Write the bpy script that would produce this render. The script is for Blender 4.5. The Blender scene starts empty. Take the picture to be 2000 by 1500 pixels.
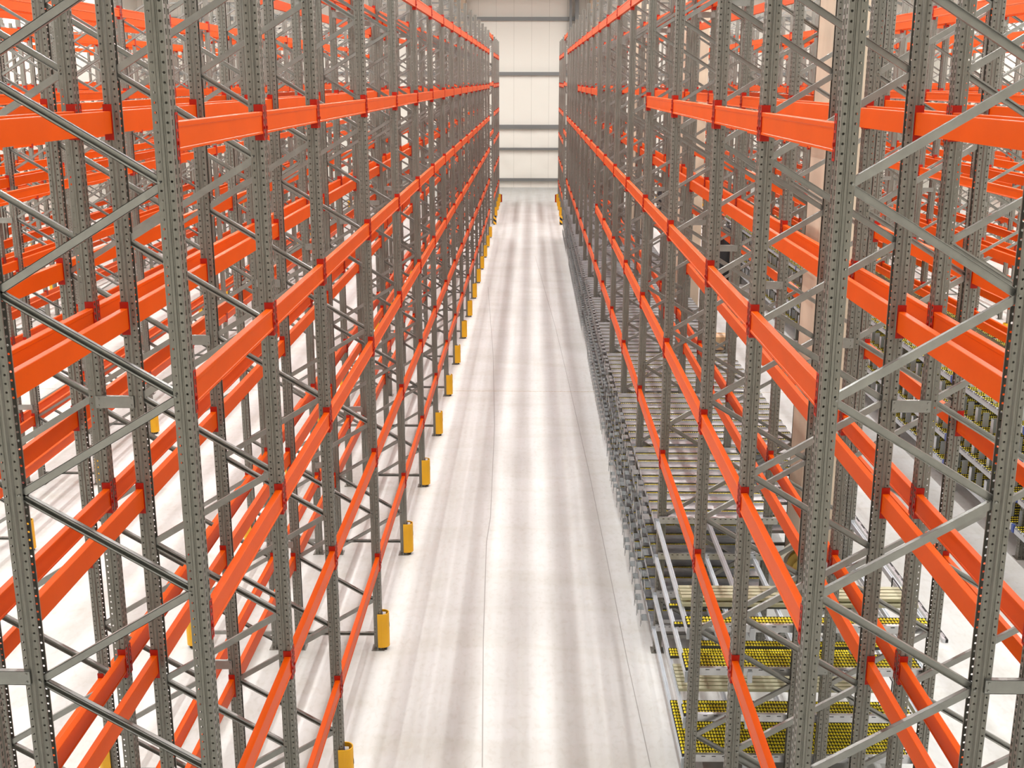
import bpy, math, random
from mathutils import Vector, Matrix
random.seed(7)
S = bpy.context.scene
C = S.collection
PI = math.pi

# ------------------------------------------------------------------ camera
FPX = 2255.2
YAW, PIT, ROL = -0.0160, 0.2578, 0.0012
H = 7.0
cy, sy, cp, sp = math.cos(YAW), math.sin(YAW), math.cos(PIT), math.sin(PIT)
FWD = Vector((sy*cp, cy*cp, -sp))
RT0 = Vector((cy, -sy, 0))
UP0 = RT0.cross(FWD)
RT = RT0*math.cos(ROL) + UP0*math.sin(ROL)
UP = -RT0*math.sin(ROL) + UP0*math.cos(ROL)
cam = bpy.data.cameras.new('camera')
cam.sensor_width = 36.0
cam.lens = FPX/2000*36.0
cam.clip_start = 0.05
cam.clip_end = 300
camo = bpy.data.objects.new('camera', cam)
C.objects.link(camo)
m = Matrix((RT, UP, -FWD)).transposed().to_4x4()
m.translation = Vector((0, 0, H))
camo.matrix_world = m
S.camera = camo

# ------------------------------------------------------------------ light, exposure
S.view_settings.view_transform = 'Standard'
S.view_settings.look = 'None'
S.view_settings.gamma = 1.0
S.view_settings.use_curve_mapping = False
S.view_settings.exposure = -0.10
w = bpy.data.worlds.new('world'); S.world = w
w.use_nodes = True
w.node_tree.nodes['Background'].inputs[0].default_value = (1, .97, .93, 1)
w.node_tree.nodes['Background'].inputs[1].default_value = 0.35

XL, XR = -1.855, 1.579
LAMP_LINES = [-0.14, -5.95, -11.75, -17.5, -23.4, 5.69, 11.5, 17.3, 23.1]  # outermost lamp line on each side is added to brighten the side walls

def area(x, y, z, sx, sy_, power, col=(1, 1, .985)):
    l = bpy.data.lights.new('aisle_or_fill_lamp', 'AREA')
    l.shape = 'RECTANGLE'; l.size = sx; l.size_y = sy_; l.energy = power; l.color = col
    o = bpy.data.objects.new('aisle_or_fill_lamp', l); o.location = (x, y, z)
    C.objects.link(o)
for ax in LAMP_LINES:
    area(ax, 37.8, 12.7, 0.22, 68.0, 3300 if abs(ax) < 1 else 4100)

# ------------------------------------------------------------------ materials
def mat(name, col, rough=.5, metal=0., noise=0., nscale=8., stretch=(1, 1, 1), bump=0., spec=.5, col2=None):
    M = bpy.data.materials.new(name); M.use_nodes = True
    nt = M.node_tree; b = nt.nodes['Principled BSDF']
    b.inputs['Base Color'].default_value = (*col, 1)
    b.inputs['Roughness'].default_value = rough
    b.inputs['Metallic'].default_value = metal
    b.inputs['Specular IOR Level'].default_value = spec
    if noise > 0 or bump > 0:
        tc = nt.nodes.new('ShaderNodeTexCoord'); mp = nt.nodes.new('ShaderNodeMapping')
        mp.inputs['Scale'].default_value = stretch
        nz = nt.nodes.new('ShaderNodeTexNoise'); nz.inputs['Scale'].default_value = nscale
        nz.inputs['Detail'].default_value = 4
        nt.links.new(tc.outputs['Object'], mp.inputs[0]); nt.links.new(mp.outputs[0], nz.inputs['Vector'])
        cr = nt.nodes.new('ShaderNodeValToRGB')
        c2 = col2 or tuple(c*(1-noise) for c in col)
        cr.color_ramp.elements[0].position = .35; cr.color_ramp.elements[1].position = .65
        cr.color_ramp.elements[0].color = (*c2, 1); cr.color_ramp.elements[1].color = (*col, 1)
        nt.links.new(nz.outputs[0], cr.inputs[0]); nt.links.new(cr.outputs[0], b.inputs['Base Color'])
        if bump > 0:
            bp = nt.nodes.new('ShaderNodeBump'); bp.inputs['Strength'].default_value = bump
            bp.inputs['Distance'].default_value = .01
            nt.links.new(nz.outputs[0], bp.inputs['Height']); nt.links.new(bp.outputs[0], b.inputs['Normal'])
    return M
GALV = mat('galvanised_upright', (.255, .247, .218), .38, .6, .18, 14, (6, 6, .5))
BRACE = mat('galvanised_brace', (.33, .33, .31), .36, .75, .15, 10)
ORANGE = mat('orange_paint', (.66, .080, .0008), .40, 0, .06, 3, spec=.13)
RED = mat('red_connector_paint', (.37, .011, .0015), .45, spec=.25)
YEL = mat('yellow_guard_plastic', (.78, .40, .004), .45, 0, .08, 4)
BLACK = mat('black_rubber', (.012, .012, .013), .5)
WHITE = mat('white_label', (.8, .8, .8), .5)
BLUE = mat('blue_plastic', (.03, .07, .30), .4)
SILVER = mat('silver_zinc_sheet', (.66, .67, .69), .28, .8, .2, 6, (1, 4, 1))
SHELFB = mat('zinc_shelf_beam', (.54, .58, .62), .38, .2, .1, 5)
SHELFD = mat('zinc_shelf_dull', (.33, .35, .35), .38, .55, .15, 5)
ROLL = mat('yellow_roller_plastic', (.86, .72, .015), .35)
PALE = mat('pale_track_underside', (.50, .49, .33), .4, .4)
DARKTRK = mat('dark_track_steel', (.07, .07, .06), .5, .5)
CONC = mat('column_concrete', (.60, .49, .37), .8, 0, .22, 1.6, (1, 1, .5), .1)
STRAP = mat('black_strap', (.01, .01, .01), .4)
HOSE = mat('cream_hose', (.82, .78, .66), .45)
HOSEB = mat('ochre_drum', (.38, .25, .05), .6)
GIRT = mat('grey_girt_steel', (.20, .205, .20), .45, .4)
BOXM = mat('cardboard', (.55, .36, .20), .8)

def floor_mat():
    M = bpy.data.materials.new('floor_concrete'); M.use_nodes = True
    nt = M.node_tree; N = nt.nodes; L = nt.links; b = N['Principled BSDF']
    tc = N.new('ShaderNodeTexCoord')
    def noise(sc, scale, det=4, dist=0):
        mp = N.new('ShaderNodeMapping'); mp.inputs['Scale'].default_value = sc
        n = N.new('ShaderNodeTexNoise'); n.inputs['Scale'].default_value = scale; n.inputs['Detail'].default_value = det
        n.inputs['Distortion'].default_value = dist
        L.new(tc.outputs['Object'], mp.inputs[0]); L.new(mp.outputs[0], n.inputs['Vector']); return n.outputs[0]
    def ramp(v, a, ca, b_, cb):
        r = N.new('ShaderNodeValToRGB'); r.color_ramp.elements[0].position = a; r.color_ramp.elements[1].position = b_
        r.color_ramp.elements[0].color = (*ca, 1); r.color_ramp.elements[1].color = (*cb, 1)
        L.new(v, r.inputs[0]); return r.outputs[0]
    def mul(a, b_, f=1):
        x = N.new('ShaderNodeMix'); x.data_type = 'RGBA'; x.blend_type = 'MULTIPLY'; x.inputs[0].default_value = f
        L.new(a, x.inputs[6]); L.new(b_, x.inputs[7]); return x.outputs[2]
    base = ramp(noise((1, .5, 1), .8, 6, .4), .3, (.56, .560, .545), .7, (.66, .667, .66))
    st = ramp(noise((1, .015, 1), 4.2, 3),   .30, (.945, .94, .92), .62, (1, 1, 1))  # lengthwise streaks: floor wear plus lamp reflections put into the colour
    st2 = ramp(noise((1, .03, 1), 9, 2), .35, (.955, .95, .94), .65, (1, 1, 1))  # finer streaks, also wear and painted-in reflection
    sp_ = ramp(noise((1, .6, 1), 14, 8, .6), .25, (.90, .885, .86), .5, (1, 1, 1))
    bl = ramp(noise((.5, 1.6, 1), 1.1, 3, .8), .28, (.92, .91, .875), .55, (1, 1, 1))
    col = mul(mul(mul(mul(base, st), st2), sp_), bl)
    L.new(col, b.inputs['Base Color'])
    rr = N.new('ShaderNodeMapRange'); rr.inputs['To Min'].default_value = .32; rr.inputs['To Max'].default_value = .55
    L.new(noise((1, .3, 1), 3, 4), rr.inputs[0]); L.new(rr.outputs[0], b.inputs['Roughness'])
    b.inputs['Specular IOR Level'].default_value = .35
    return M
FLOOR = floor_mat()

def wall_mat():
    M = bpy.data.materials.new('cream_wall_panels'); M.use_nodes = True
    nt = M.node_tree; N = nt.nodes; L = nt.links; b = N['Principled BSDF']
    tc = N.new('ShaderNodeTexCoord'); br = N.new('ShaderNodeTexBrick')
    mp = N.new('ShaderNodeMapping'); mp.inputs['Rotation'].default_value = (PI/2, 0, 0)
    br.offset = 0; br.inputs['Scale'].default_value = 1
    br.inputs['Brick Width'].default_value = 1.15; br.inputs['Row Height'].default_value = 30
    br.inputs['Mortar Size'].default_value = .012
    br.inputs['Color1'].default_value = (.82, .795, .72, 1); br.inputs['Color2'].default_value = (.82, .795, .72, 1)
    br.inputs['Mortar'].default_value = (.62, .60, .53, 1)
    L.new(tc.outputs['Object'], mp.inputs[0]); L.new(mp.outputs[0], br.inputs['Vector'])
    L.new(br.outputs['Color'], b.inputs['Base Color']); b.inputs['Roughness'].default_value = .5
    return M
WALL = wall_mat()
CEIL = mat('ceiling_sheet', (.34, .34, .33), .7)

def hazard_mat():
    M = bpy.data.materials.new('black_yellow_stripes'); M.use_nodes = True
    nt = M.node_tree; b = nt.nodes['Principled BSDF']
    tc = nt.nodes.new('ShaderNodeTexCoord'); mp = nt.nodes.new('ShaderNodeMapping')
    mp.inputs['Rotation'].default_value = (0, math.radians(50), 0)
    wv = nt.nodes.new('ShaderNodeTexWave'); wv.inputs['Scale'].default_value = 1.7; wv.bands_direction = 'X'
    cr = nt.nodes.new('ShaderNodeValToRGB'); cr.color_ramp.interpolation = 'CONSTANT'
    cr.color_ramp.elements[0].color = (.01, .01, .01, 1); cr.color_ramp.elements[1].position = .5
    cr.color_ramp.elements[1].color = (.8, .42, .01, 1)
    nt.links.new(tc.outputs['Object'], mp.inputs[0]); nt.links.new(mp.outputs[0], wv.inputs[0])
    nt.links.new(wv.outputs['Color'], cr.inputs[0]); nt.links.new(cr.outputs[0], b.inputs['Base Color'])
    return M
HAZ = hazard_mat()

# ------------------------------------------------------------------ mesh helpers
class MB:
    def __init__(s): s.v = []; s.f = []; s.mi = []; s.sm = []
    def add(s, vs, fs, mi=0, smooth=False):
        k = len(s.v); s.v += [tuple(v) for v in vs]
        for f in fs: s.f.append(tuple(i+k for i in f)); s.mi.append(mi); s.sm.append(smooth)
    def box(s, x0, x1, y0, y1, z0, z1, mi=0):
        s.add([(x0,y0,z0),(x1,y0,z0),(x1,y1,z0),(x0,y1,z0),(x0,y0,z1),(x1,y0,z1),(x1,y1,z1),(x0,y1,z1)],
              [(0,3,2,1),(4,5,6,7),(0,1,5,4),(1,2,6,5),(2,3,7,6),(3,0,4,7)], mi)
    def prism(s, pts, a, b, axis='y', mi=0, cap=True):       # closed polygon swept along an axis
        n = len(pts); V = []
        for t in (a, b):
            for p in pts:
                V.append((p[0], t, p[1]) if axis == 'y' else ((t, p[0], p[1]) if axis == 'x' else (p[0], p[1], t)))
        F = [(i, (i+1) % n, n+(i+1) % n, n+i) for i in range(n)]
        if cap: F += [tuple(range(n))[::-1], tuple(range(n, 2*n))]
        s.add(V, F, mi)
    def obox(s, o, ex, ey, ez, a, b, c, mi=0):               # box with axes
        V = []
        for z in c:
            for y, x in ((b[0], a[0]), (b[0], a[1]), (b[1], a[1]), (b[1], a[0])):
                V.append(o+ex*x+ey*y+ez*z)
        s.add(V, [(0,3,2,1),(4,5,6,7),(0,1,5,4),(1,2,6,5),(2,3,7,6),(3,0,4,7)], mi)
    def cyl(s, c0, c1, r, n=10, mi=0):
        c0 = Vector(c0); c1 = Vector(c1); d = (c1-c0).normalized()
        u = d.orthogonal().normalized(); v = d.cross(u)
        V = [c+u*(r*math.cos(2*PI*i/n))+v*(r*math.sin(2*PI*i/n)) for c in (c0, c1) for i in range(n)]
        k = [(i, (i+1) % n, n+(i+1) % n, n+i) for i in range(n)]
        s.add(V, k, mi, True); s.add(V, [tuple(range(n))[::-1], tuple(range(n, 2*n))], mi)
    def ball(s, c, r, mi=0, n=6, m=3):
        V = [(c[0], c[1], c[2]+r)]
        for j in range(1, m+1):
            t = PI*j/(m+1)
            for i in range(n):
                a = 2*PI*i/n
                V.append((c[0]+r*math.sin(t)*math.cos(a), c[1]+r*math.sin(t)*math.sin(a), c[2]+r*math.cos(t)))
        V.append((c[0], c[1], c[2]-r)); F = []
        for i in range(n):
            F.append((0, 1+i, 1+(i+1) % n))
            for j in range(m-1):
                a = 1+j*n
                F.append((a+i, a+n+i, a+n+(i+1) % n, a+(i+1) % n))
            a = 1+(m-1)*n
            F.append((a+i, len(V)-1, a+(i+1) % n))
        s.add(V, F, mi, True)
    def join(s, o, dx=0, dy=0, dz=0, mo=0):
        k = len(s.v)
        s.v += [(a+dx, b+dy, c+dz) for a, b, c in o.v]
        s.f += [tuple(i+k for i in f) for f in o.f]; s.mi += [i+mo for i in o.mi]; s.sm += o.sm
    def mesh(s, name, mats):
        me = bpy.data.meshes.new(name); me.from_pydata(s.v, [], s.f)
        for M in (mats if isinstance(mats, (list, tuple)) else [mats]): me.materials.append(M)
        me.polygons.foreach_set('material_index', s.mi); me.polygons.foreach_set('use_smooth', s.sm)
        me.update(); return me
def obj(name, me, parent=None, loc=(0, 0, 0), rz=0):
    o = bpy.data.objects.new(name, me); C.objects.link(o)
    o.location = loc; o.rotation_euler = (0, 0, rz)
    if parent: o.parent = parent
    return o
def tag(o, label, cat, group=None):
    o['label'] = label; o['category'] = cat
    if not o.get('kind'): o['kind'] = 'thing'
    if group: o['group'] = group
    return o
def struct(name, me, loc=(0, 0, 0)):
    o = obj(name, me, None, loc); o['kind'] = 'structure'; return o
def solid(mb, name, mt, th):                                 # sheet -> sheet with thickness, baked once
    me = mb.mesh(name, mt); o = bpy.data.objects.new(name, me); C.objects.link(o)
    md = o.modifiers.new('s', 'SOLIDIFY'); md.thickness = th; md.offset = 0
    dg = bpy.context.evaluated_depsgraph_get()
    out = bpy.data.meshes.new_from_object(o.evaluated_get(dg))
    bpy.data.objects.remove(o); bpy.data.meshes.remove(me); out.name = name
    return out
def px(p):
    d = Vector(p)-Vector((0, 0, H)); z = d.dot(FWD)
    if z < .3: return None
    return 1000+FPX*d.dot(RT)/z, 750-FPX*d.dot(UP)/z, z

# ------------------------------------------------------------------ rack grid
F0, B1, B2 = 6.116, 2.090, 3.036
FY = [F0, F0+B1] + [F0+2*B1+B2*i for i in range(15)]           # frames 0..16
SY = [58.2, 61.24, 64.28, 66.37, 68.46]                        # frames beyond the cross aisle
LV = [1.27, 2.64, 4.02, 5.40, 6.785, 8.27]                     # beam tops
D = 1.10; FL = 0.20; PITCH = 2*D+FL+3.40
HT = 9.10
# (key, x of the aisle face, direction of that face, words)
ORD = ['first', 'second', 'third', 'fourth', 'fifth', 'sixth', 'seventh', 'eighth', 'ninth', 'tenth', 'eleventh',
       'twelfth', 'thirteenth', 'fourteenth', 'fifteenth', 'sixteenth', 'seventeenth', 'eighteenth', 'nineteenth', 'twentieth', 'twenty-first', 'twenty-second']
ROWS = []
for k in range(4):
    x = XL-k*PITCH
    ROWS.append((2*k, -1, x, 1)); ROWS.append((2*k+1, -1, x-2*D-FL, -1))
    x = XR+k*PITCH
    ROWS.append((2*k, 1, x, -1)); ROWS.append((2*k+1, 1, x+2*D+FL, 1))

# ------------------------------------------------------------------ upright profile
UW, UD = .104, .100
def panel(mb, p0, p1, z0, z1, holes, pitch=.05, kind='o', r=.0072):
    """flat sheet from p0 to p1 (xy), height z0..z1, with columns of real holes at distances along it"""
    p0 = Vector((*p0, 0)); p1 = Vector((*p1, 0)); L = (p1-p0).length; d = (p1-p0)/L
    Z = Vector((0, 0, 1))
    hw = .012
    edges = [0]
    for h in holes: edges += [h-hw, h+hw]
    edges.append(L)
    for i in range(0, len(edges)-1, 2):
        a, b = edges[i], edges[i+1]
        if b-a > 1e-5: mb.add([p0+d*a+Z*z0, p0+d*b+Z*z0, p0+d*b+Z*z1, p0+d*a+Z*z1], [(0, 1, 2, 3)])
    n = int((z1-z0)/pitch)
    for hi, h in enumerate(holes):
        base = z0
        for k in range(n):
            c0 = z0+k*pitch; c1 = c0+pitch if k < n-1 else z1; cz = c0+pitch/2
            out = [(h-hw, c0), (h, c0), (h+hw, c0), (h+hw, cz), (h+hw, c1), (h, c1), (h-hw, c1), (h-hw, cz)]
            if kind == 'o':
                inn = [(h+r*math.cos(a), cz+r*math.sin(a)) for a in [PI*1.25+PI/4*q for q in range(8)]]
            else:
                sx, sz = .0075, .015
                inn = [(h-sx, cz-sz), (h, cz-sz), (h+sx, cz-sz), (h+sx, cz), (h+sx*1.2, cz+sz), (h, cz+sz), (h-sx*1.2, cz+sz), (h-sx, cz)]
            V = [p0+d*u+Z*v for u, v in out+inn]
            mb.add(V, [(q, (q+1) % 8, 8+(q+1) % 8, 8+q) for q in range(8)])
def upright_mesh(holes):
    """front web faces +x at x = 0, open towards -x"""
    mb = MB(); h = UW/2; z0, z1 = .008, HT
    g = .010
    prof_front = [(-.004, -h), (0, -h+.006), (0, -.012), (-g, -.008), (-g, .008), (0, .012), (0, h-.006), (-.004, h)]
    for a, b in zip(prof_front, prof_front[1:]):
        L = math.dist(a, b)
        if holes and L > .03: panel(mb, a, b, z0, z1, [L/2], kind='s')
        else: panel(mb, a, b, z0, z1, [])
    for s in (-1, 1):
        pts = [(-.004, s*h), (-.030, s*h), (-.034, s*(h-.005)), (-.040, s*(h-.005)), (-.044, s*h), (-.056, s*h),
               (-.064, s*(h-.014)), (-.096, s*(h-.014)), (-.100, s*(h-.018)), (-.100, s*(h-.026))]
        for a, b in zip(pts, pts[1:]):
            L = math.dist(a, b)
            if holes and L > .024: panel(mb, a, b, z0, z1, [L/2])
            else: panel(mb, a, b, z0, z1, [])
    return solid(mb, 'upright', GALV, .0025)
ME_UP = upright_mesh(True)
mb = MB(); mb.box(-.13, .03, -.085, .085, 0, .008)
for s in (-1, 1):
    mb.cyl((-.05, s*.07, .008), (-.05, s*.07, .05), .008, 8); mb.cyl((-.05, s*.07, .008), (-.05, s*.07, .02), .014, 6)
ME_FOOT = mb.mesh('foot_plate', GALV)

XA, XB = -.088, -D+.088                    # bracing nodes inside the two uprights
def channel(mb, p, q, face, w_=.046, d_=.030, t=.003):
    """C channel between two points of the frame plane; face -1 shows its web to -y, +1 shows its open side"""
    p = Vector(p); q = Vector(q); ex = (q-p).normalized(); ey = Vector((0, 1, 0)); ez = ey.cross(ex)*-1
    L = (q-p).length
    yw = (-d_/2, -d_/2+t) if face < 0 else (d_/2-t, d_/2)
    mb.obox(p, ex, ey, ez, (0, L), yw, (-w_/2, w_/2))
    mb.obox(p, ex, ey, ez, (0, L), (-d_/2, d_/2), (w_/2-t, w_/2))
    mb.obox(p, ex, ey, ez, (0, L), (-d_/2, d_/2), (-w_/2, -w_/2+t))
    if face > 0:
        mb.obox(p, ex, ey, ez, (0, L), (-d_/2, -d_/2+t), (w_/2-.012, w_/2))
        mb.obox(p, ex, ey, ez, (0, L), (-d_/2, -d_/2+t), (-w_/2, -w_/2+.012))
HALF = .581
b = MB(); channel(b, (XA, 0, 0), (XB, 0, HALF-.02), 1); b.cyl((XA, -.05, .0), (XA, .05, .0), .007, 8)
ME_DOWN = b.mesh('diagonal_brace', BRACE)  # from the aisle upright up to the rear upright
b = MB(); channel(b, (XB, 0, 0), (XA, 0, HALF-.02), -1); b.cyl((XB, -.05, .0), (XB, .05, .0), .007, 8)
ME_RISE = b.mesh('diagonal_brace', BRACE)
b = MB(); channel(b, (XA, 0, 0), (XB, 0, 0), 1)
ME_HOR = b.mesh('horizontal_brace', BRACE)
ZN = 6.477-5*2*HALF                         # lowest node on the aisle upright (0.667)
def brace_list():
    out = [('horizontal_brace', ME_HOR, .20), ('horizontal_brace', ME_HOR, HT-.18)]
    z = ZN
    out.append(('diagonal_brace', ME_RISE, ZN-HALF+.02))
    while z+HALF*2 < HT-.15:
        out.append(('diagonal_brace', ME_DOWN, z)); out.append(('diagonal_brace', ME_RISE, z+HALF)); z += 2*HALF
    out.append(('diagonal_brace', ME_DOWN, z))
    return out
BR = [b_ for b_ in brace_list() if b_[2] < HT-.2 or b_[0] == 'horizontal_brace']
def lo_frame_mesh():
    mb = MB(); h = UW/2
    for s, x0 in ((1, 0), (-1, -D)):
        pts = [(0, -h), (0, -.012), (-.010, -.008), (-.010, .008), (0, .012), (0, h), (-.056, h), (-.064, h-.014), (-.1, h-.014), (-.1, h-.02),
               (-.06, h-.02), (-.052, h-.006), (-.016, h-.006), (-.016, -h+.006), (-.052, -h+.006), (-.06, -h+.02), (-.1, -h+.02), (-.1, -h+.014), (-.064, -h+.014), (-.056, -h)]
        pts = [(x0+s*x, s*y) for x, y in pts]
        mb.prism(pts, .008, HT, 'z')
        mb.box(*(sorted((x0+s*.03, x0-s*.13))), -.085, .085, 0, .008)
    for nm, me, z in BR:
        k = len(mb.v); mb.v += [(v.co.x, v.co.y, v.co.z+z) for v in me.vertices]
        for p in me.polygons: mb.f.append(tuple(i+k for i in p.vertices)); mb.mi.append(1); mb.sm.append(False)
    return mb.mesh('upright_frame', [GALV, BRACE])
ME_LO = lo_frame_mesh()

def side_words(r):
    k, sd = r[0], r[1]
    return f"{ORD[k]} rack on the {'guard' if sd < 0 else 'roller-shelf'} side of aisle"
def frame_obj(row, y, idx, full, label):
    rz = 0 if row[3] > 0 else PI
    if not full:
        o = obj('upright_frame', ME_LO, None, (row[2], y, 0), rz)
    else:
        o = bpy.data.objects.new('upright_frame', None); C.objects.link(o)
        o.location = (row[2], y, 0); o.rotation_euler = (0, 0, rz); o.empty_display_size = .1
        u = obj('upright', ME_UP, o); obj('foot_plate', ME_FOOT, u)
        u = obj('upright', ME_UP, o, (-D, 0, 0), PI); obj('foot_plate', ME_FOOT, u)
        for nm, me, z in BR: obj(nm, me, o, (0, 0, z))
    return tag(o, label, 'rack frame', 'galvanised upright frames of the pallet racks')

def seen(x0, x1, y0, y1, z0, z1, mg=60):
    xs = []; ys = []; near = 1e9
    for X in (x0, x1):
        for Y in (y0, y1):
            for Zz in (z0, z1):
                q = px((X, Y, Zz))
                if q: xs.append(q[0]); ys.append(q[1]); near = min(near, q[2])
    if not xs: return None
    if max(xs) < -mg or min(xs) > 2000+mg or max(ys) < -mg or min(ys) > 1500+mg: return None
    return near
frames = []
for row in ROWS:
    xa = row[2]; xb = xa-row[3]*D
    for i, y in enumerate(FY+SY):
        n = seen(xa, xb, y-.05, y+.05, 0, HT)
        if n: frames.append((n, row, i, y))
frames.sort(key=lambda t: t[0])
for n, row, i, y in frames:
    full = row[0] < 2 and i < 15 and n < 46 or (row[0] < 4 and n < 24)
    if i < 17: where = f"{ORD[i]} from camera"
    else: where = f"{ORD[i-17]} beyond gap"
    if full: lb = f"galvanised zigzag-braced frame, {where}, {side_words(row)}"
    else: lb = f"distant grey frame, {where}, {side_words(row)}"
    frame_obj(row, y, i, full, lb)

# ------------------------------------------------------------------ beams (outer face at x = 0, runs along y, top at z = 0)
BH = .150
def rail_mb(L):
    mb = MB(); h = L/2
    P = [(0, -BH), (0, -BH+.012), (-.004, -BH+.016), (-.004, -.030), (0, -.026), (0, -.003), (-.003, 0), (-.047, 0), (-.050, -.003), (-.050, -BH)]
    mb.prism(P, -h+.004, h-.004, 'y')
    return mb
def conn_mb():
    """sits at the +y end of a beam; origin at the beam end"""
    mb = MB(); z0, z1 = -BH-.045, .048
    mb.box(-.058, .004, -.004, .0, z0, z1)                     # end plate
    mb.box(.001, .004, 0, .009, z0, z1); mb.box(.001, .004, .036, .044, z0, z1)
    z = z0
    while z < z1-.02:                                          # toothed leg with slots over the upright web
        mb.box(.001, .004, .009, .036, z, z+.014); z += .048
    mb.box(.001, .004, .009, .036, z1-.012, z1)
    mb.box(.001, .012, .015, .030, -BH+.03, -BH+.05)           # safety pin
    return mb
CONN = conn_mb(); ME_CONN = CONN.mesh('end_connector', RED)
RAILS = {}
def rail(L):
    k = round(L, 3)
    if k not in RAILS: RAILS[k] = (rail_mb(L), rail_mb(L).mesh('rail', ORANGE))
    return RAILS[k]
def lo_beam(L):
    mb = MB(); h = L/2
    mb.box(-.050, 0, -h, h, -BH, 0, 0)
    for s in (-1, 1):
        mb.box(-.058, .003, *sorted((s*(h-.004), s*h)), -BH-.045, .048, 1)
        mb.box(.001, .004, *sorted((s*h, s*(h+.044))), -BH-.045, .048, 1)
    return mb
beams = []
def want(row, face, lv, i):
    k, sd = row[0], row[1]
    if sd > 0 and k == 1 and face == 'a' and i in (3, 8, 13): return False      # the concrete columns stand here
    if sd > 0 and k == 0 and face == 'a':
        if lv == 4 and 4 <= i < 8 or lv == 4 and 12 <= i < 16: return False
        if lv == 2 and 8 <= i < 16: return False
        if lv == 0 and i < 16: return False
    if sd > 0 and k in (0, 1) and lv == 0 and i < 16: return False
    if sd > 0 and k in (2, 3) and lv == 0 and 2 <= i < 12: return False
    if sd > 0 and k == 0 and face == 'b' and lv == 2 and 5 <= i < 16: return False
    if sd > 0 and k == 0 and face == 'b' and lv == 4 and 3 <= i < 6: return False
    return True
ALLY = FY+SY
for row in ROWS:
    for face in 'ab':
        X = row[2] if face == 'a' else row[2]-row[3]*D
        sgn = row[3] if face == 'a' else -row[3]
        for i in range(len(ALLY)-1):
            ya, yb = ALLY[i], ALLY[i+1]
            lvs = list(enumerate(LV))
            if i == 16: lvs = [(2, 4.62), (4, 6.87), (5, 9.02)]
            for lv, z in lvs:
                if not want(row, face, lv, i): continue
                n = seen(X-.05, X+.05, ya+.05, yb-.05, z-BH, z, 10)
                if n: beams.append((n, row, face, sgn, X, i, lv, z, ya, yb))
def score(b_):
    return b_[0]
beams.sort(key=score)
NB = 296
def bay_words(i):
    return f"{ORD[i]} bay" if i < 16 else ('cross-aisle bay' if i == 16 else f"{ORD[i-17]} far bay")
rest = MB()
for j, (n, row, face, sgn, X, i, lv, z, ya, yb) in enumerate(beams):
    L = yb-ya-UW-.012; yc = (ya+yb)/2; rz = 0 if sgn > 0 else PI
    if j < NB:
        o = bpy.data.objects.new('pallet_beam', None); C.objects.link(o); o.empty_display_size = .1
        o.location = (X, yc, z); o.rotation_euler = (0, 0, rz)
        obj('rail', rail(L)[1], o)
        obj('end_connector', ME_CONN, o, (0, L/2, 0))
        e = obj('end_connector', ME_CONN, o, (0, -L/2, 0)); e.scale = (1, -1, 1)
        tag(o, f"orange {'front' if face == 'a' else 'back'} beam, {ORD[lv]} level, {bay_words(i)}, {side_words(row)}",
            'rack beam', 'orange pallet beams of the racks')
    else:
        lb = lo_beam(L)
        if sgn < 0: lb.v = [(-a, -b2, c) for a, b2, c in lb.v]
        rest.join(lb, X, yc, z)
o = obj('pallet_beam', rest.mesh('pallet_beam', [ORANGE, RED]))
o['kind'] = 'stuff'; tag(o, 'remaining small orange beams of the farther racks around the aisle', 'rack beam')

# ------------------------------------------------------------------ row spacers between back-to-back racks
mb = MB(); mb.box(-.14, .14, -.003, .003, -.045, .045); mb.box(-.14, .14, -.003, .030, .042, .045); mb.box(-.14, .14, -.003, .030, -.045, -.042)
for s in (-1, 1):
    for t in (-1, 1): mb.cyl((s*.12, -.010, t*.025), (s*.12, .0, t*.025), .008, 6)
ME_SP = mb.mesh('row_spacer', BRACE)
for sd in (-1, 1):
    for k in range(2):
        xm = (XL-D-FL/2-k*PITCH) if sd < 0 else (XR+D+FL/2+k*PITCH)
        for i, y in enumerate(FY):
            for lvz, wd in ((1.43, 'low'), (4.70, 'middle'), (8.0, 'upper')) if i else ((3.61, 'lone'),):
                if k and i > 9: continue
                if not seen(xm-.14, xm+.14, y-.07, y-.06, lvz-.04, lvz+.04, 5): continue
                o = obj('row_spacer', ME_SP, None, (xm, y-.068, lvz))
                tag(o, f"{wd} grey spacer plate at {ORD[i]} frame, {ORD[k]} double rack, {'guard' if sd < 0 else 'roller-shelf'} side", 'spacer plate', 'spacer plates joining back-to-back racks')

# ------------------------------------------------------------------ yellow column guards
def guard_parts():
    mb = MB(); n = 12; R = .085; r = .074
    P = [(.0+R*math.sin(PI*t/n), -R*math.cos(PI*t/n)) for t in range(n+1)] + [(.0+r*math.sin(PI*t/n), -r*math.cos(PI*t/n)) for t in range(n, -1, -1)]
    P = [(-.055, -R)] + P[:n+1] + [(-.055, R), (-.055, r)] + P[n+1:] + [(-.055, -r)]
    mb.prism(P, .045, .50, 'z')
    f = MB()
    for s in (-1, 1): f.cyl((.035, s*.035, .0), (.035, s*.035, .05), .016, 8)
    l = MB(); l.box(.012, .05, -.060, -.055, .44, .53, 0); l.box(.004, .012, -.060, -.055, .44, .53, 1)
    k = MB(); k.add([(.0862, -.012, .30), (.0862, .016, .30), (.0862, .010, .345), (.0862, -.004, .372), (.0862, -.014, .34)], [(0, 1, 2, 3, 4)])
    return mb.mesh('shell', YEL), f.mesh('rubber_foot', BLACK), l.mesh('label_card', [WHITE, BLUE]), k.mesh('printed_mark', BLACK)
GS, GF, GL, GK = guard_parts()
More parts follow.
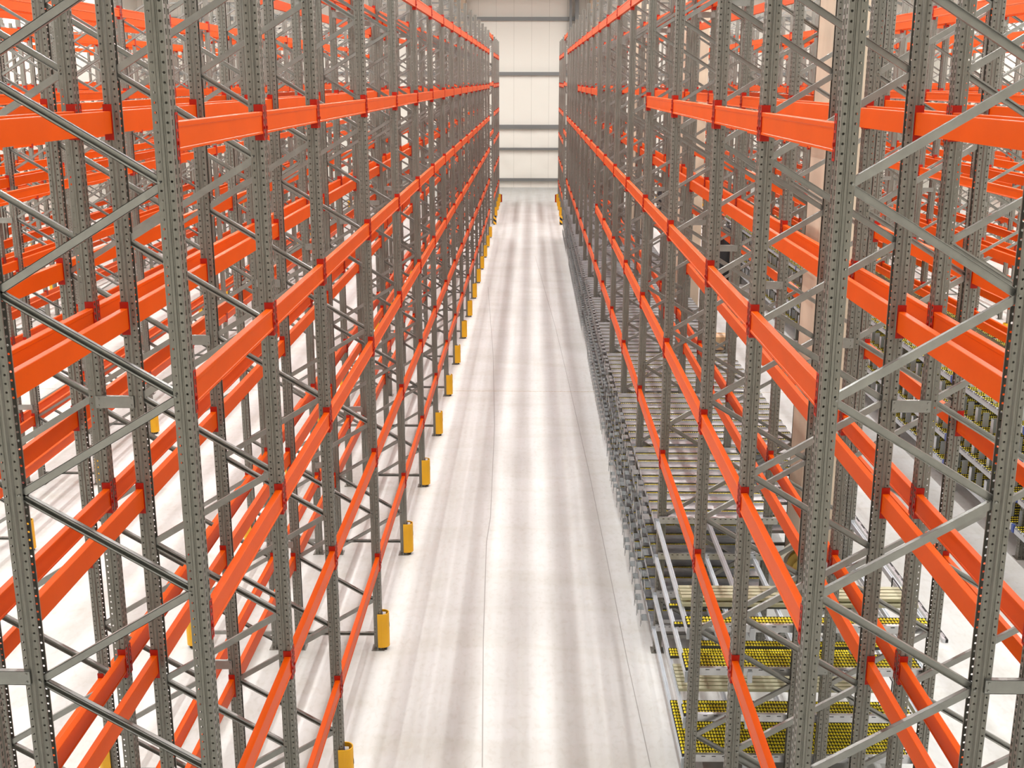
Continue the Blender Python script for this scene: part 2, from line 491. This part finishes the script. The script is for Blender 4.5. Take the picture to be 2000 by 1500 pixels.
def guard(row, y, i, words):
    X = row[2]; rz = 0 if row[3] > 0 else PI
    o = bpy.data.objects.new('column_guard', None); C.objects.link(o)
    o.location = (X+row[3]*.008, y, 0); o.rotation_euler = (0, 0, rz)
    s = obj('shell', GS, o); obj('rubber_foot', GF, o)
    if i < 9 and row[0] == 0:
        obj('label_card', GL, o); obj('printed_mark', GK, s)
    tag(o, f"yellow guard, {words}, {side_words(row)}", 'column guard', 'yellow column guards on the floor')
for row in ROWS:
    for i, y in enumerate(FY+SY[1:]):
        if row[1] > 0 and row[0] < 3 and i < 17: continue
        if not seen(row[2], row[2]+.1, y-.1, y+.1, 0, .5, 0): continue
        ii = i if i < 17 else i+1
        guard(row, y, i, f"{ORD[i]} frame from camera" if i < 17 else f"{ORD[ii-17]} frame past gap")
# striped protectors at the corners of the cross aisle
for sd, X in ((-1, XL), (1, XR)):
    mb = MB(); mb.prism([(-.02, 0), (.10*-sd+0, 0), (.12*-sd, .03), (.12*-sd, .30), (.10*-sd, .33), (-.02, .33)] if sd < 0 else
                        [(.02, 0), (-.10, 0), (-.12, .03), (-.12, .30), (-.10, .33), (.02, .33)], 0, .42, 'z')
    o = obj('corner_protector', mb.mesh('corner_protector', HAZ), None, (X-sd*.02, SY[0]-.5, 0))
    tag(o, f"black and yellow striped corner protector, {'guard' if sd < 0 else 'roller-shelf'} side of cross aisle", 'corner protector', 'striped protectors at the cross aisle')
    mb = MB(); mb.prism([(0, 0), (-sd*.16, 0), (-sd*.16, .05), (-sd*.05, .05), (-sd*.05, .35), (0, .35)], 0, .45, 'z')
    o = obj('end_protector', mb.mesh('end_protector', RED), None, (X, SY[-1]+.2, 0))
    tag(o, f"dark orange end protector at far end of first rack, {'guard' if sd < 0 else 'roller-shelf'} side", 'end protector', 'orange protectors at the far rack ends')

# ------------------------------------------------------------------ flow shelves under the right-hand racks
LEN = 2*D+FL+.10                           # lane length across the double rack
def tray_mb():
    mb = MB(); mb.box(-.05, LEN-.05, -.118, .118, 0, .003); mb.box(-.05, LEN-.05, -.121, -.117, -.02, .028); mb.box(-.05, LEN-.05, .117, .121, -.02, .028)
    mb.box(-.05, -.045, -.12, .12, 0, .03)
    return mb
def chan_mb(hw=.028):
    mb = MB(); mb.box(-.05, LEN-.05, -hw, hw, -.012, -.009); mb.box(-.05, LEN-.05, -hw-.002, -hw+.001, -.012, .020); mb.box(-.05, LEN-.05, hw-.001, hw+.002, -.012, .020)
    return mb
def roll_mb(two=True, step=.034, n=6, m=3):
    mb = MB(); x = -.03
    while x < LEN-.07:
        for y in ((-.0125, .0125) if two else (0,)): mb.ball((x, y, .008), .0155, 0, n, m)
        x += step
    return mb
def stop_mb():                             # pick-face end stop: bent plate and thin rod hanging out over the aisle edge
    mb = MB(); mb.box(-.13, -.05, -.085, .085, -.004, 0); mb.box(-.134, -.13, -.085, .085, -.06, .035)
    mb.cyl((-.125, .11, -.18), (-.125, .11, .10), .004, 5); mb.box(-.11, -.05, .10, .12, -.03, -.01)
    return mb
ME_TRAY = tray_mb().mesh('lane_tray', SILVER); ME_CH = chan_mb().mesh('roller_track', DARKTRK)
ME_CHP = chan_mb().mesh('roller_track', PALE); ME_CH1 = chan_mb(.018).mesh('roller_track', DARKTRK); ME_RO1 = roll_mb(False, .034, 6, 3).mesh('rollers', ROLL)
ME_RO = roll_mb().mesh('rollers', ROLL); ME_ST = stop_mb().mesh('end_stop', SHELFD)
def sbeam_mb(L, x, zb=-.075, zt=-.014):
    mb = MB(); P = [(x-.02, zb), (x+.02, zb), (x+.02, zt), (x+.006, zt), (x+.004, zt-.006), (x-.004, zt-.006), (x-.006, zt), (x-.02, zt)]
    mb.prism(P, -L/2, L/2, 'y')
    for s in (-1, 1): mb.box(x-.024, x+.024, *sorted((s*L/2, s*(L/2+.006))), zb-.03, zt+.03)
    return mb
BL = B2-UW-.02
ME_SB = {x: sbeam_mb(BL, x).mesh('shelf_beam', SHELFB) for x in (0., .62, 1.2, 1.78, 2.38)}
SBX = sorted(ME_SB)
lanes = [-BL/2+.16+.328*k for k in range(9)]
def merged_shelf(divs):
    mb = MB()
    for x in SBX: mb.join(sbeam_mb(BL, x))
    if divs: mb.box(-.045, -.02, -BL/2, BL/2, -.095, .012, 0)
    R = roll_mb(divs, .036, 4, 1); T = tray_mb(); K = chan_mb(.028 if divs else .018); E = stop_mb()
    for q, y in enumerate(lanes):
        if divs:
            for dy in (-.09, .0, .09): mb.join(K, 0, y+dy, 0, 2); mb.join(R, 0, y+dy, 0, 3)
        else:
            mb.join(T, 0, y, 0, 1); mb.join(K, 0, y+.162, 0, 2); mb.join(R, 0, y+.162, 0, 3)
        if not divs: mb.join(E, 0, y, 0, 0)
        else:
            mb.box(.02, .12, y+.160, y+.164, .0, .25, 0); mb.box(.02, .03, y+.06, y+.164, .0, .25, 0) if q % 2 else None; mb.box(.9, 1.0, y+.160, y+.163, .0, .2, 0)
    return mb.mesh('flow_shelf', [SHELFB if divs else SHELFD, SILVER, DARKTRK, ROLL])
ME_MS = merged_shelf(False); ME_MD = merged_shelf(True)
FZ = [.35, .81, 1.27, 1.72]
LVN = ['lowest', 'second', 'third', 'top']
for i in range(3, 16):
    yc = (FY[i]+FY[i+1])/2
    for q, z in enumerate(FZ):
        if i < 6:
            o = bpy.data.objects.new('flow_shelf', None); C.objects.link(o); o.location = (XR-.005, yc, z)
            short = i == 3                      # these lanes stop short of the concrete column
            for x in SBX[:3] if short else SBX: obj('shelf_beam', ME_SB[x], o)
            for k, y in enumerate(lanes):
                t_ = obj('lane_tray', ME_TRAY, o, (0, y, 0)); r_ = obj('roller_track', ME_CH1, o, (0, y+.162, 0)); obj('rollers', ME_RO1, r_)
                if short: t_.scale = r_.scale = (.60, 1, 1)
                obj('end_stop', ME_ST, o, (random.uniform(-.03, .04), y+random.uniform(-.02, .02), random.uniform(-.03, .02)))
        else:
            o = obj('flow_shelf', ME_MS, None, (XR-.005, yc, z))
            if i in (8, 13): o.scale = (.74, 1, 1)
        tag(o, f"{LVN[q]} flow shelf of yellow rollers, {bay_words(i)}, under first rack beside the aisle", 'flow shelf', 'flow shelves under the first rack')
# unfinished bay nearest the camera: beams and loose bundles of roller tracks
yc = (FY[2]+FY[3])/2
def bundle(o, y0, n, x0, L, dz=0, flip=False, rows=1):
    for r in range(rows):
        for k in range(n):
            y = y0+k*(.078 if flip else .062)
            t = obj('roller_track', ME_CHP if flip else ME_CH, o, (x0, y, dz+r*.05)); t.scale = (L/LEN, 1, -1 if flip else 1)
            if not flip: obj('rollers', ME_RO, t)
for q, z in enumerate([.35, .81, 1.32, 1.79]):
    o = bpy.data.objects.new('flow_shelf', None); C.objects.link(o); o.location = (XR-.005, yc, z)
    for x in SBX: obj('shelf_beam', ME_SB[x], o)
    y0 = -BL/2+.10
    if q == 0: bundle(o, y0, 17, .04, 2.3)
    if q == 1: bundle(o, y0, 3, .04, 2.3); bundle(o, y0+.45, 7, .04, 2.2, .03, True); bundle(o, y0+1.2, 3, .04, 2.1)
    if q == 2: bundle(o, y0, 5, .04, 2.35); bundle(o, y0+.46, 2, .2, 2.2); bundle(o, y0+.95, 1, .04, 2.3); bundle(o, y0+1.4, 1, .04, 2.3)
    if q == 3: bundle(o, y0, 3, .04, 2.40); bundle(o, y0+.42, 5, .04, 2.40, .03, True); bundle(o, y0+.46, 4, .04, 2.40, .08, True)
    tag(o, f"{LVN[q]} unfinished flow shelf with loose roller tracks, third bay from camera", 'flow shelf', 'flow shelves under the first rack')
# cross rails of the unfinished bay, carried by the third frame
mb = MB(); mb.box(0, LEN-.1, -.02, .02, -.04, .04)
for k in range(22): mb.box(.06+k*.105, .10+k*.105, -.0215, -.02, .018, .026, 1)
ME_CR = mb.mesh('cross_rail', [SILVER, BLACK])
for q, z in enumerate([.36, .82, 1.33, 1.80]):
    for fi, y in ((2, FY[2]+.09), (3, FY[3]-.09)):
        o = obj('cross_rail', ME_CR, None, (XR+.01, y, z))
        if fi == 3: o.scale = (.60, 1, 1)
        tag(o, f"{LVN[q]} silver slotted cross rail beside {ORD[fi]} frame from camera", 'cross rail', 'silver cross rails of the unfinished bay')
# straps round the loose bundles
for q, (x, y, z) in enumerate([(XR+2.25, yc-BL/2+.70, 1.80), (XR+2.2, yc-BL/2+.75, .83)]):
    mb = MB(); mb.box(-.006, .006, -.24, .24, .13, .136); mb.box(-.006, .006, -.245, -.24, -.04, .136); mb.box(-.006, .006, .24, .245, -.04, .136)
    mb.cyl((0, -.24, -.03), (.10, -.30, -.16), .005, 6)
    o = obj('tie_strap', mb.mesh('tie_strap', STRAP), None, (x, y, z))
    tag(o, f"black strap tied round the {'upper' if q == 0 else 'lower'} bundle of loose roller tracks", 'strap', 'black straps on the track bundles')

# flow shelves with dividers under the next double rack to the right
XR3 = XR+PITCH
mbd = MB()
for y in lanes:
    mbd.box(.02, .16, y+.125, y+.128, .0, .22); mbd.box(.9, 1.0, y+.125, y+.128, .0, .2)
for i in range(3, 13):
    yc = (FY[i]+FY[i+1])/2
    for q, z in enumerate([.52, 1.00, 1.55, 2.05]):
        if not seen(XR3, XR3+2.4, FY[i], FY[i+1], z-.1, z+.2): continue
        o = obj('flow_shelf', ME_MD, None, (XR3-.06, yc, z))
        tag(o, f"{LVN[q]} flow shelf with dividers, {bay_words(i)}, under third rack on roller-shelf side", 'flow shelf', 'flow shelves with lane dividers')
# blue bracket clips and legs on their front
mb = MB(); mb.box(-.03, 0, -.035, .035, -.10, .02); ME_CLIP = mb.mesh('beam_clip', BLUE)
for i in range(4, 10):
    for q, z in enumerate([.52, 1.00, 1.55, 2.05]):
        o = obj('beam_clip', ME_CLIP, None, (XR3-.08, FY[i], z))
        tag(o, f"blue clip on {LVN[q]} flow shelf beam at {ORD[i]} frame of the third rack", 'clip', 'blue clips on the flow shelf beams')

# ------------------------------------------------------------------ cable drum at the concrete column
mb = MB()
for k in range(9):
    R = .375-.014*(k % 4); x = -.09+.022*k
    n = 28
    for j in range(n):
        a0, a1 = 2*PI*j/n, 2*PI*(j+1)/n
        mb.cyl((x, R*math.cos(a0), R*math.sin(a0)), (x, R*math.cos(a1), R*math.sin(a1)), .015, 6)
dr = bpy.data.objects.new('cable_drum', None); C.objects.link(dr); dr.location = (3.86, 15.02, .395); dr.rotation_euler = (0, 0, math.radians(72))
obj('hose_coil', mb.mesh('hose_coil', HOSE), dr)
mb = MB(); mb.cyl((-.10, 0, 0), (.12, 0, 0), .17, 20)
for s in (-.02, .13):
    mb.cyl((s-.008, 0, 0), (s+.008, 0, 0), .26, 24)
obj('drum', mb.mesh('drum', HOSEB), dr)
tag(dr, 'round drum of cream cable beside the pale concrete column', 'cable drum')

# ------------------------------------------------------------------ concrete columns
def column(x0, x1, y0, y1, label):
    mb = MB(); c = .03
    mb.prism([(x0+c, y0), (x1-c, y0), (x1, y0+c), (x1, y1-c), (x1-c, y1), (x0+c, y1), (x0, y1-c), (x0, y0+c)], 0, 12.98, 'z')
    o = obj('concrete_column', mb.mesh('concrete_column', CONC)); tag(o, label, 'column', 'concrete roof columns')
column(3.82, 4.42, 15.35, 16.15, 'pale concrete column with the cable drum at its foot')
column(3.82, 4.42, 30.0, 30.8, 'pale concrete column behind the roller shelves, second from camera')
column(3.82, 4.42, 44.7, 45.5, 'pale concrete column behind the roller shelves, third from camera')
column(3.70, 4.40, 77.2, 78.0, 'tan concrete column against the far wall beside two grey steel posts')
column(-4.95, -4.22, 77.2, 78.0, 'tan concrete column against the far wall, guard side, no steel posts beside it')
column(-16.75, -16.12, 41.4, 42.2, 'pale concrete column between the distant racks on the guard side')

# ------------------------------------------------------------------ dark wrapped bundles glimpsed in the next aisle
def bag(x, y, r, h, label):
    mb = MB(); n, m_ = 14, 9; V = []
    rnd = random.Random(int(x*100))
    for j in range(m_+1):
        t = j/m_; rad = r*math.sin(PI*(.12+.80*t))**.6*(1 if t < .6 else 1-.35*(t-.6)/.4)
        for i in range(n):
            a = 2*PI*i/n; k = 1+rnd.uniform(-.10, .10)
            V.append((rad*k*math.cos(a), rad*k*math.sin(a), h*t))
    F = [(j*n+i, j*n+(i+1) % n, (j+1)*n+(i+1) % n, (j+1)*n+i) for j in range(m_) for i in range(n)]
    F += [tuple(range(n))[::-1], tuple(range(m_*n, m_*n+n))]
    mb.add(V, F, 0, True)
    o = obj('black_bundle', mb.mesh('black_bundle', BLACK), None, (x, y, 0)); tag(o, label, 'bundle', 'black bundles beyond the first rack')
bag(7.02, 41.5, .36, 1.95, 'black rounded bundle seen through the roller-shelf rack, nearer of two')
bag(7.05, 61.5, .42, 1.85, 'black rounded bundle far beyond the roller-shelf rack, farther of two')

# ------------------------------------------------------------------ the room
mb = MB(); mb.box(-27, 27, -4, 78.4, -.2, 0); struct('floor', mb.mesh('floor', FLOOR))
mb = MB(); mb.box(-27, 27, -4, 78.6, 13.0, 13.2); struct('ceiling', mb.mesh('ceiling', CEIL))
mb = MB(); mb.box(-27, 27, 78.3, 78.5, 0, 13.0); struct('wall_back', mb.mesh('wall_back', WALL))
for s, nm in ((-1, 'wall_left'), (1, 'wall_right')):
    mb = MB(); mb.box(*sorted((s*25.6, s*25.8)), -4, 78.5, 0, 13.0); struct(nm, mb.mesh(nm, WALL))
mb = MB(); mb.box(-27, 27, -4.2, -4, 0, 13); struct('wall_front', mb.mesh('wall_front', WALL))
tn = 1
for z, hh in ((.54, .16), (2.56, .12), (3.99, .24), (7.38, .20), (10.80, .22)):
    mb = MB(); mb.box(-26.9, 26.9, 78.06, 78.30, z-hh/2, z+hh/2); mb.box(-26.9, 26.9, 78.04, 78.06, z-hh/2-.02, z-hh/2+.02)
    struct(f'trim_{tn}', mb.mesh('wall_girt', GIRT)); tn += 1
for x0, x1 in ((2.42, 2.58), (2.78, 3.02)):                      # steel posts of the far wall
    mb = MB(); mb.box(x0, x1, 77.78, 77.81, 0, 12.99); mb.box(x0, x1, 78.02, 78.05, 0, 12.99); mb.box((x0+x1)/2-.012, (x0+x1)/2+.012, 77.81, 78.02, 0, 12.99)
    o = obj('steel_post', mb.mesh('steel_post', GIRT)); tag(o, f"grey steel post on far wall, {'farther from' if x0 < 2.6 else 'standing beside'} the tan column", 'steel post', 'steel posts on the far wall')
# expansion joint across the floor with its sealant and saw cuts along the aisle
JM = mat('joint_sealant', (.34, .23, .10), .8, 0, .5, 30, (1, 1, 1), 0, .3, (.60, .53, .40))
mb = MB(); x = -26.
rnd = random.Random(3); prev = 0
while x < 26:
    nx = x+.11; d = rnd.uniform(-.007, .007)
    mb.add([(x, 25.89+prev-.012, .0012), (nx, 25.89+d-.012, .0012), (nx, 25.89+d+.012, .0012), (x, 25.89+prev+.012, .0012),
            (x, 25.89+prev-.012, -.01), (nx, 25.89+d-.012, -.01), (nx, 25.89+d+.012, -.01), (x, 25.89+prev+.012, -.01)],
           [(0, 1, 2, 3), (4, 7, 6, 5), (0, 4, 5, 1), (3, 2, 6, 7)])
    prev = d; x = nx
struct(f'trim_{tn}', mb.mesh('floor_joint', JM)); tn += 1
CR = mat('hairline_cut', (.33, .32, .30), .8)
def cut(pts, w_):
    global tn
    mb = MB()
    for (xa, ya), (xb, yb) in zip(pts, pts[1:]):
        mb.add([(xa-w_, ya, .001), (xa+w_, ya, .001), (xb+w_, yb, .001), (xb-w_, yb, .001)], [(0, 1, 2, 3)])
    struct(f'trim_{tn}', mb.mesh('floor_crack', CR)); tn += 1
def fl(x, y):                              # floor point under a pixel of the photograph
    d = FWD+RT*((x-1000)/FPX)-UP*((y-750)/FPX); t = -H/d.z
    return (d.x*t, d.y*t)
cut([fl(942, 1499), fl(944, 1250), fl(950, 1060), fl(958, 1010), fl(966, 830), fl(963, 690), fl(953, 560)], .006)
cut([fl(1271, 1499), fl(1225, 1290), fl(1195, 1140), fl(1150, 920), fl(1109, 740), fl(1085, 640), fl(1045, 500)], .005)

# loose rails lying on the floor of the next aisle, a carton on the top shelf
for q, (x, y0, y1) in enumerate([(5.36, 13.6, 18.6), (4.78, 12.4, 16.6)]):
    mb = MB(); mb.box(-.035, .0, 0, y1-y0, 0, .05, 0); mb.box(0, .035, 0, y1-y0, 0, .045, 1)
    for k in range(int((y1-y0)/.3)): mb.box(.006, .022, .08+k*.3, .2+k*.3, .045, .047, 0)
    o = obj('loose_rail', mb.mesh('loose_rail', [SILVER, BLACK]), None, (x, y0, 0))
    tag(o, f"long black and silver rail lying on the floor, {'farther from' if q == 0 else 'closer to'} the roller shelves", 'rail', 'loose rails on the floor')
mb = MB(); mb.box(-.17, .17, -.22, .22, 0, .26); mb.box(-.171, .171, -.012, .012, .259, .262, 1)
o = obj('cardboard_box', mb.mesh('cardboard_box', [BOXM, WHITE]), None, (3.80, 22.9, 1.752))
tag(o, 'brown cardboard box on the top roller shelf beside the next aisle', 'box')
